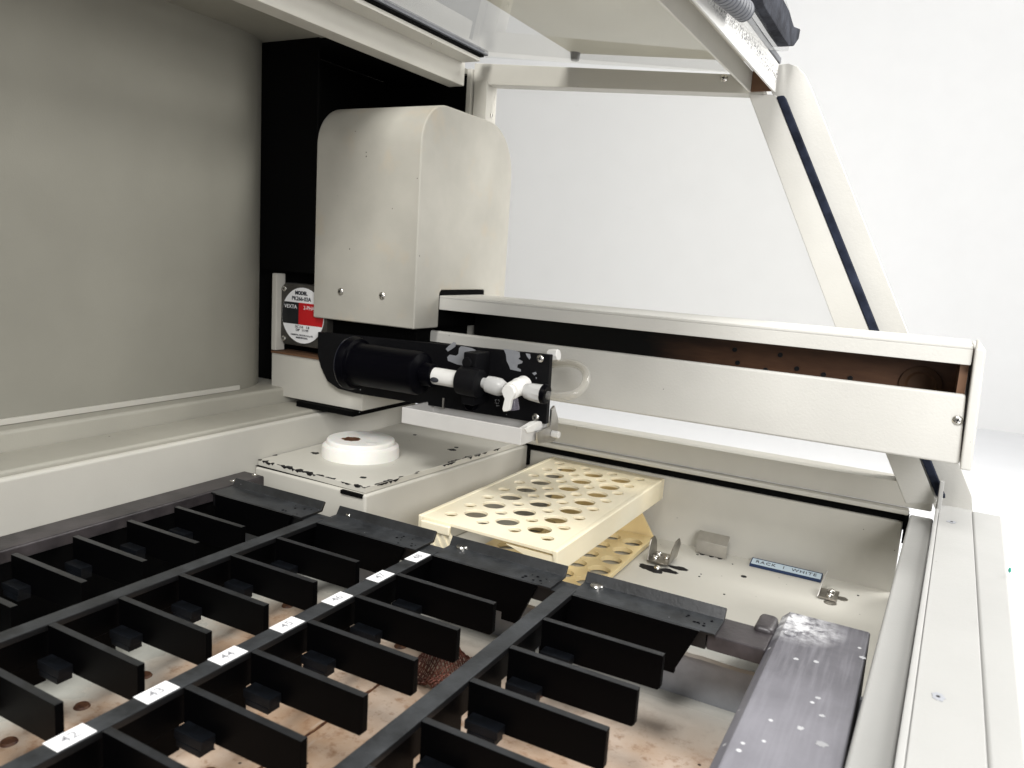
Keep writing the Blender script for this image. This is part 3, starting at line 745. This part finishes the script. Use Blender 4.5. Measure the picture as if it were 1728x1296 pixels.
cup = Ws().lathe(kc, (0, 0, 1), [(.0005, .18), (.03, .18), (.05, .176), (.056, .168), (.060, .158), (.074, .158), (.080, .154), (.083, .148), (.084, .0005)], 72).build('wash_cup', 'nylon', ws)
q = onZ(593, 741, zl + .084)
Ws().cyl(q + Vector((0, 0, .0)), q + Vector((0, 0, .0015)), .034, seg=28).build('rust_hole', 'rust', cup)
k = Ws(); n = 22
k.poly([q + Vector((math.cos(t * 2 * math.pi / n), math.sin(t * 2 * math.pi / n), 0)) * .040 * random.uniform(.85, 1.25) for t in range(n)], (0, 0, .0007)); k.build('rust_stain', 'brownedge', cup)
q = onZ(627, 747, zl + .084)
Ws().lathe(q, (0, 0, 1), [(0, .026), (.0015, .026), (.0018, .022), (.0006, .02), (.0007, .0005)], 24).build('rim', 'white', cup)

# ================================================================ TUBE RACK (yellow)
ORk = (-1.39, 3.05, -1.345)
yr = thing('tube_rack', 'cream yellow two-tier plastic tube rack standing on the deck', 'tube rack', ORk)
def Y_(): return MB(ORk)
zt = -1.03
cs = []
for i, X in enumerate((-1.605, -1.53, -1.457, -1.385, -1.315, -1.242, -1.173)):
    if i % 2 == 0: cs += [(X, 2.553 + .1455 * k, .0275) for k in range(8)]
    else: cs += [(X, 2.622 + .1455 * k, .050) for k in range(7)]
mt_ = Matrix.Translation((0, 0, zt - .010))
out = [(-1.690, 2.463), (-1.092, 2.448), (-1.082, 3.664), (-1.682, 3.670)]
Y_().holed(out, cs, mt_, .009, .002).build('top_plate', 'yellow', yr, ang=12)
Y_().hexa([(-1.092, 2.452, zt - .095), (-1.08, 2.452, zt - .095), (-1.072, 3.66, zt - .105), (-1.084, 3.66, zt - .105),
           (-1.104, 2.444, zt - .0005), (-1.08, 2.444, zt - .0005), (-1.072, 3.666, zt - .0005), (-1.096, 3.666, zt - .0005)], .008, 3).build('side_flange', 'yellow', yr)
Y_().hexa([(-1.70, 2.46, zt - .09), (-1.69, 2.46, zt - .09), (-1.682, 3.66, zt - .09), (-1.692, 3.66, zt - .09),
           (-1.70, 2.458, zt - .0005), (-1.68, 2.458, zt - .0005), (-1.672, 3.672, zt - .0005), (-1.692, 3.672, zt - .0005)], .006, 3).build('side_flange', 'yellow', yr)
# bottom plate
cs = []
for X, o in ((-1.14, 0), (-1.254, .013), (-1.37, 0), (-1.486, .013), (-1.60, 0)):
    cs += [(X, 2.625 + .139 * k + o, .047 if X != -1.14 else .05) for k in range(7)]
Y_().holed([(-1.69, 2.50), (-1.083, 2.50), (-1.078, 3.585), (-1.69, 3.585)], cs, Matrix.Translation((0, 0, -1.326)), .018, .002).build('bottom_plate', 'oldyellow', yr, ang=12)
# end walls: slanted legs joining the two tiers
Y_().poly([(-1.085, 3.60, -1.335), (-1.085, 3.60, -1.315), (-1.16, 3.60, -1.20), (-1.20, 3.60, zt - .027), (-1.60, 3.60, zt - .027), (-1.64, 3.60, -1.2), (-1.69, 3.60, -1.335)], (0, .014, 0), .002).build('end_wall', 'oldyellow', yr)
fw = Y_().poly([(-1.672, 2.452, zt - .027), (-1.555, 2.452, zt - .027), (-1.47, 2.452, -1.2), (-1.44, 2.452, -1.335), (-1.56, 2.452, -1.335), (-1.60, 2.452, -1.2)], (0, .012, 0), .002).build('end_leg', 'yellow', yr)
k = Y_()
for i in range(4):
    x = -1.665 + i * .035
    k.poly([(x, 2.446, zt - .03), (x + .012, 2.446, zt - .03), (x + .09, 2.446, -1.2), (x + .078, 2.446, -1.2)], (0, .008, 0))
k.build('leg_rib', 'yellow', fw)
Y_().box(-1.675, -1.54, 2.438, 2.456, zt - .05, zt - .012, .006, 3).build('front_clip', 'yellow', yr)
Y_().box(-1.30, -1.285, 2.56, 3.5, -1.31, -1.25, .002).build('inner_rib', 'yellow', yr)
Y_().poly([(-1.10, 2.456, zt - .027), (-1.10, 2.456, -1.12), (-1.15, 2.456, zt - .07), (-1.30, 2.456, zt - .027)], (0, .012, 0), .002).build('front_gusset', 'yellow', yr)

# ================================================================ DECK CLIPS, LABEL STRIP
zd = -1.345
def rivet(k, c, r): k.lathe(c, (0, 0, 1), [(0, r), (.004, r), (.010, r * .8), (.014, r * .4), (.0145, .0005)], 18)
def clip_spring():
    o = Vector((-.955, 3.36, zd)); t = thing('spring_clip', 'bent steel spring clip with two upright leaves beside the yellow rack', 'spring clip', o)
    C = lambda: MB(o)
    C().box(o.x - .062, o.x + .035, o.y - .05, o.y + .085, zd + .012, zd + .020, .001).build('base_plate', 'dullsteel', t)
    for sx, h, tilt in ((-.062, .105, -.005), (.035, .12, .012)):
        x = o.x + sx
        C().poly([(x, o.y - .05, zd + .018), (x + tilt, o.y - .05 + (.0 if sx > 0 else .03), zd + h * .72), (x + tilt * 1.2, o.y + .0, zd + h), (x + tilt * 1.2, o.y + .05, zd + h), (x + tilt, o.y + .085, zd + h * .7), (x, o.y + .085, zd + .018)], (.006, 0, 0), .001).build('leaf', 'dullsteel', t)
    k = C()
    for dx_, dy_ in ((-.035, .05), (-.035, -.005), (.012, .02), (.0, -.075)): rivet(k, (o.x + dx_, o.y + dy_, zd + .020 if dy_ > -.05 else zd + .002), .017)
    k.build('rivet', 'screw', t)
    k = C()
    for cx_, cy_, rx, ry in ((-.03, -.085, .06, .03), (.05, -.07, .05, .022), (.075, -.01, .05, .022), (.0, -.11, .045, .02)):
        n = 16; k.poly([(o.x + cx_ + math.cos(i * 2 * math.pi / n) * rx * random.uniform(.7, 1.15), o.y + cy_ + math.sin(i * 2 * math.pi / n) * ry * random.uniform(.7, 1.2), zd + .0004 + .0006 * abs(cx_)) for i in range(n)], (0, 0, .0012))
    k.build('old_adhesive', 'scratch', t)
    return t
clip_spring()
o = Vector((-.79, 3.60, zd)); t = thing('angle_clip', 'plain folded steel angle clip standing against the inner end wall', 'angle clip', o)
k = MB(o); x0, x1 = -.866, -.722
k.poly([(x0, 3.590, zd + .004), (x0, 3.590, zd + .066), (x0, 3.632, zd + .104), (x0, 3.636, zd + .100), (x0, 3.597, zd + .063), (x0, 3.597, zd + .004)], (x1 - x0, 0, 0), .001).build('plate', 'steel', t)
k = MB(o)
for x in (-.835, -.79, -.75): k.cyl((x, 3.596, zd + .0), (x, 3.596, zd + .003), .012, seg=14)
k.build('adhesive_trace', 'scratch', t)
o = Vector((-.245, 3.45, zd)); t = thing('riveted_clip', 'small riveted steel clip with one thin leaf at the end of the label strip', 'riveted clip', o)
MB(o).box(-.286, -.212, 3.40, 3.505, zd + .004, zd + .012, .001).build('base_plate', 'dullsteel', t)
MB(o).poly([(-.286, 3.40, zd + .01), (-.286, 3.505, zd + .01), (-.272, 3.52, zd + .09), (-.268, 3.50, zd + .098), (-.278, 3.45, zd + .06)], (-.004, 0, 0)).build('leaf', 'steel', t)
k = MB(o); rivet(k, (-.243, 3.425, zd + .012), .017); rivet(k, (-.243, 3.478, zd + .012), .017); k.build('rivet', 'screw', t)
k = MB(o); k.lathe((-.195, 3.46, zd), (0, 0, 1), [(.0, .022), (.002, .022), (.0021, .0005)], 18); k.lathe((-.235, 3.385, zd), (0, 0, 1), [(.0, .026), (.0016, .026), (.0017, .0005)], 18); k.build('adhesive_trace', 'dullsteel', t)
# label strip
a, b = onZ(1269, 955, zd), onZ(1381, 984, zd)
ya = 3.585
o = Vector((-.45, ya, zd)); t = thing('label_strip', 'pale blue label strip reading RACK 1 WHITE lying at the far end of the deck', 'label strip', o)
x0, x1 = -.612, -.298
MB(o).poly([(x0, ya, zd + .001), (x0, ya, zd + .013), (x0, ya + .050, zd + .024), (x0, ya + .066, zd + .024), (x0, ya + .066, zd + .001)], (x1 - x0, 0, 0), .002).build('strip', 'navy', t)
nv = Vector((0, -.011, .050)).normalized() * .0015; up = Vector((0, .050, .011)).normalized()
base = Vector((0, ya + .002, zd + .0140))
f = MB(o).poly([base + Vector((x0 + .006, 0, 0)) + nv, base + Vector((x1 - .004, 0, 0)) + nv, base + Vector((x1 - .004, 0, 0)) + nv + up * .047, base + Vector((x0 + .006, 0, 0)) + nv + up * .047], nv * .5).build('tape', 'paleblue', t)
MB(o).text('RACK  1  WHITE', base + Vector(((x0 + x1) / 2, 0, 0)) + nv * 1.9 + up * .0235, (1, 0, 0), up, .031, 0, 1.2).build('lettering', 'ink', t)

# ================================================================ BLACK SAMPLE RACK
ORa = (-1.4, 1.6, -1.31)
rk = thing('sample_rack', 'black sample rack of dividers and numbered strips over a stained plate', 'sample rack', ORa)
def K(): return MB(ORa)
ZF = -1.31
K().box(-2.576, -.03, YN, 2.255, ZF - .05, ZF, 0).build('bottom_plate', 'floor', rk)
# step at the far end of the bottom plate
K().box(-2.576, -.03, 2.256, 2.276, ZF - .05, -1.152, 0).build('end_riser', 'peel', rk)
n = 60; pts = [(-2.57, 2.30, -1.15), (-2.57, 2.235, -1.15)]
for i in range(n + 1): pts.append((-2.57 + i / n * 2.28, 2.205 + random.uniform(-.006, .006), -1.15))
pts.append((-.29, 2.30, -1.15))
K().poly(pts, (0, 0, .012)).build('end_shelf', 'floor', rk)
strips = (-2.43, -1.912, -1.400, -.888)
YE = 2.10
for i, X in enumerate(strips):
    if i == 0: continue
    K().box(X - .026, X + .026, YN, YE + .02, -1.018, -1.0, .003).build('strip', 'rack', rk)
    k = K().box(X - .012, X + .012, YN, YE, -1.098, -1.019, 0)
    for kk in range(10):
        yb = 1.89 - .196 * kk
        k.box(X - .012, X + .012, yb + .065, yb + (.186 if kk else .212), -1.160, -1.0985, 0)
    k.build('strip_web', 'fin', rk)
    for kk in range(8):
        K().cyl((X - .03, 2.0 - .196 * kk, ZF + .006), (X - .03, 2.0 - .196 * kk, ZF), .018, .022, seg=16).build('floor_spot', 'rust', rk)  # flat dark disc on the bottom plate
# far cross member
K().box(-.45, -.29, 2.10, 2.235, -1.06, -1.012, .006).build('cross_member', 'darkbar', rk)
K().box(-2.45, -.452, 2.10, 2.185, -1.06, -1.014, 0).build('cross_member', 'rack', rk)
K().box(-.345, -.290, 2.20, 2.31, -1.06, -.995, .016, 3).build('lug', 'darkbar', rk)
# covers with the raised rear lip
for i, X in enumerate(strips):
    x0, x1 = X + (.018 if i else -.02), X + .462
    prof = [(2.088, -1.0), (2.088, -1.012), (2.185, -1.012), (2.262, -.948), (2.268, -.955), (2.274, -.945), (2.262, -.935), (2.18, -1.0)]
    prof = [(2.088, -1.002), (2.088, -1.011), (2.204, -1.011), (2.222, -.978), (2.215, -.972), (2.196, -1.002)]
    c = K().poly([(x0, y, z) for y, z in prof], (x1 - x0, 0, 0), .002).build('end_cover', 'rack', rk)
    s_ = K(); q = ((433, 823), (592, 870), (780, 925), (1007, 991))[i]; p = onZ(*q, -1.002)
    s_.lathe(p, (0, 0, 1), [(0, .021), (.006, .021), (.010, .018), (.011, .0005)], 24); s_.build('screw', 'screw', c)
    K().poly([(X + .0125, 2.082, -1.003), (X + .42, 2.082, -1.003), (X + .36, 2.082, -1.14), (X + .36, 2.082, -1.15), (X + .30, 2.082, -1.15), (X + .30, 2.082, -1.125), (X + .0125, 2.082, -1.125)], (0, .015, 0)).build('cover_face', 'fin', rk)
    k = K()
    for _ in range(9):
        k.ball((x1 - random.uniform(.02, .12), random.uniform(2.10, 2.18), -1.0015), random.uniform(.002, .006), (1, 1, .3), 8)
    k.build('drip_marks', 'gloss', c)
# divider fins: one of each kind, then copies
def mkfin(x, y, X):
    f = K().poly([(x, y - .010, -1.001), (x + .352, y - .010, -1.001), (x + .352, y - .010, -1.092), (x + .345, y - .010, -1.099), (x, y - .010, -1.104)], (0, .020, 0), .0015).build('divider', 'fin', rk)
    p = K().box(x + .016, x + .106, y - .050, y - .0105, -1.098, -1.074, .003).box(x + .024, x + .100, y - .050, y - .0105, -1.114, -1.0985, .001).build('pad', 'pad', f)
    return f, p
X0, Y0 = strips[2] + .027, 1.89
proto = mkfin(X0, Y0, strips[2]); first = True
for X in strips:
    for kk in range(10):
        y = 1.89 - .196 * kk
        vis = False
        for dx_ in (0, .352):
            for z in (-1.0, -1.1, -1.16):
                a, b, d = proj((X + .027 + dx_, y, z))
                if d > 0 and -30 < a < 1760 and b < 1330: vis = True
        if not vis: continue
        off = Vector((X + .027 - X0, y - Y0, 0)) * U
        if first and off.length < 1e-6: first = False; continue
        f = proto[0].copy(); COL.objects.link(f); f.parent = rk; f.location = off
        for s_ in proto[1:]:
            c = s_.copy(); COL.objects.link(c); c.parent = f
# number labels on the middle strip
for i, num in enumerate((42, 43, 44, 45, 46, 47, 48)):
    y = .851 + .1973 * i; X = -1.402
    e = [(X - .024, y - .04), (X + .024, y - .04), (X + .024, y + .042), (X - .024, y + .042)]
    lb = lab(K().poly([(a, b, -.9996) for a, b in e], (0, 0, .001)).build('number_label', 'paper', rk), 'white paper label numbered %d' % num)
    K().text(str(num), (X, y, -.9982), (0, 1, 0), (-1, 0, 0), .036, .0003).build('numeral', 'greyink', lb)
# side bars
def bar_(x0, x1, ch, name, mat='bar', y1=2.372, zb=-1.30):
    k = K(); k.poly([(x0, YN, zb), (x0, YN, -1.0 - ch), (x0 + ch, YN, -1.0), (x1 - .004, YN, -1.0), (x1, YN, -1.006), (x1, YN, zb)], (0, y1 - YN, 0), .003); return k.build(name, mat, rk)
rb = bar_(-.292, -.048, .022, 'side_bar')
lb = bar_(-2.574, -2.452, .004, 'side_bar', 'darkbar', 2.372, -1.045)
K().box(-2.574, -2.456, YN, 2.372, -1.30, -1.046, 0).build('bar_base', 'fin', rk)
for x, y in ((1345, 1042), (1333, 1070)):
    q = onZ(x, y, -1.0); K().lathe(q, (0, 0, 1), [(0, .018), (.003, .018), (.004, .014), (.0025, .012), (.0026, .0005)], 20).build('bolt', 'bar', rb)
for x, y, r in ((1343, 1112, .010), (1377, 1117, .010), (1380, 1178, .010), (1387, 1208, .010), (1350, 1229, .012), (1386, 1256, .018), (1455, 1110, .012)):
    q = onZ(x, y, -1.0); n = 22; r *= .75
    K().poly([q + Vector((math.cos(t * 2 * math.pi / n) * r * random.uniform(.55, 1.15), math.sin(t * 2 * math.pi / n) * r * random.uniform(.55, 1.15), .0002)) for t in range(n)], (0, 0, .0006)).build('powder_spot', 'powder_or_sheen', rb)
for x, y in ((393, 812), (430, 802)):
    q = onZ(x, y, -1.0); K().lathe(q, (0, 0, 1), [(0, .013), (.002, .013), (.0022, .008), (.0008, .007), (.0009, .0005)], 18).build('bolt', 'screw', lb)

# dark corroded seam running along the bottom plate
a, b = onZ(440, 1296, ZF), onZ(640, 1155, ZF); a = a + (a - b) * .4
n = 40; l1 = []; l2 = []
for i in range(n + 1):
    q = a.lerp(b, i / n) + Vector((0, 0, .0006)); l1.append(q + Vector((random.uniform(.004, .007), 0, 0))); l2.append(q - Vector((random.uniform(.001, .006), 0, 0)))
K().poly(l1 + list(reversed(l2)), (0, 0, .001)).build('plate_seam', 'rust', rk)
# loose things lying on the bottom plate
c = onZ(745, 1112, ZF + .05); c = Vector((c.x, c.y, ZF))
ms = MB(c)
for fam in (0, 1):
    for i in range(23):
        fp = []
        for j in range(11):
            u, v = (i / 22 - .5, j / 10 - .5) if fam == 0 else (j / 10 - .5, i / 22 - .5)
            z = .012 + .13 * math.exp(-((u + .12) ** 2 * 6 + (v - .1) ** 2 * 9)) + .014 * math.sin(7 * u + 2) * math.cos(6 * v) + (.003 if (i + j + fam) % 2 else -.003)
            fp.append(c + Vector((u * .15 + v * .04, v * .19 - u * .04, max(z, .004))))
        ms.tube(fp, .0023, 5, 2)
tag(ms.build('mesh_scrap', 'copper'), 'small crumpled piece of oxidised copper mesh on the stained plate under the dividers', 'mesh scrap')
c = onZ(716, 1094, ZF + .135)
ws_ = MB(c); ws_.lathe(c, (0, 0, 1), [(0, .028), (.006, .028), (.0065, .026), (.0065, .016), (.002, .015), (.0021, .0005)], 28)
tag(ws_.build('washer', 'dullsteel'), 'small round metal washer lying against the copper mesh scrap', 'washer')

# ================================================================ LIGHT
w = bpy.data.worlds.new('World'); S.world = w; w.use_nodes = True
bg = w.node_tree.nodes['Background']; bg.inputs[0].default_value = (.98, .99, 1, 1); bg.inputs[1].default_value = .24
def area(name, loc, aim, size, power, col=(1, .97, .93), sy=None):
    l = bpy.data.lights.new(name, 'AREA'); l.energy = power; l.size = size * U; l.color = col
    if sy: l.shape = 'RECTANGLE'; l.size_y = sy * U
    o = bpy.data.objects.new(name, l); COL.objects.link(o); o.location = W(loc)
    o.rotation_euler = (W(aim) - W(loc)).to_track_quat('-Z', 'Y').to_euler(); return o
area('front_lamp', (-.6, -2.8, 6.2), (-1.4, 2.6, -.6), 2.4, 28, (1, .99, .97))
area('front_fill', (2.6, -1.6, 1.3), (-.4, 3.0, -.5), 2.0, 8, (1, .995, .985))  # added fill for the camera-facing sides, no window stands there
area('ceiling_lamp', (2.6, 5.0, 5.0), (-1.4, 2.6, -.2), 2.0, 10, (1, .99, .97))
area('window_side_lamp', (3.4, 6.6, 2.0), (-2.6, 2.8, -.1), 2.8, 10, (1, .99, .97))
area('wall_fill', (1.0, 5.6, 7.0), (-.2, wy, -.6), 3., 9.5, (1, .995, .985))  # added fill that brightens the room wall

# ================================================================ CAMERA
cam = bpy.data.cameras.new('camera'); co = bpy.data.objects.new('camera', cam); COL.objects.link(co)
cam.sensor_width = 36; cam.lens = 36 * F / 1728; cam.clip_start = .01; cam.clip_end = 50
right = CM @ Vector((1, 0, 0)); up = CM @ Vector((0, -1, 0)); back = CM @ Vector((0, 0, -1))
m = Matrix((right, up, back)).transposed().to_4x4(); m.translation = W((0, 0, 0)); co.matrix_world = m
cam.dof.use_dof = True; cam.dof.focus_distance = 3.0 * U; cam.dof.aperture_fstop = 16
S.camera = co
vs = S.view_settings; vs.view_transform = 'Standard'; vs.look = 'None'; vs.exposure = 0; vs.gamma = 1; vs.use_curve_mapping = False
S.render.engine = 'CYCLES'; S.cycles.use_denoising = True
S.cycles.max_bounces = 10; S.cycles.transparent_max_bounces = 16; S.cycles.sample_clamp_indirect = 6
S.cycles.caustics_reflective = False; S.cycles.caustics_refractive = False
S.render.resolution_x = 1024; S.render.resolution_y = 768
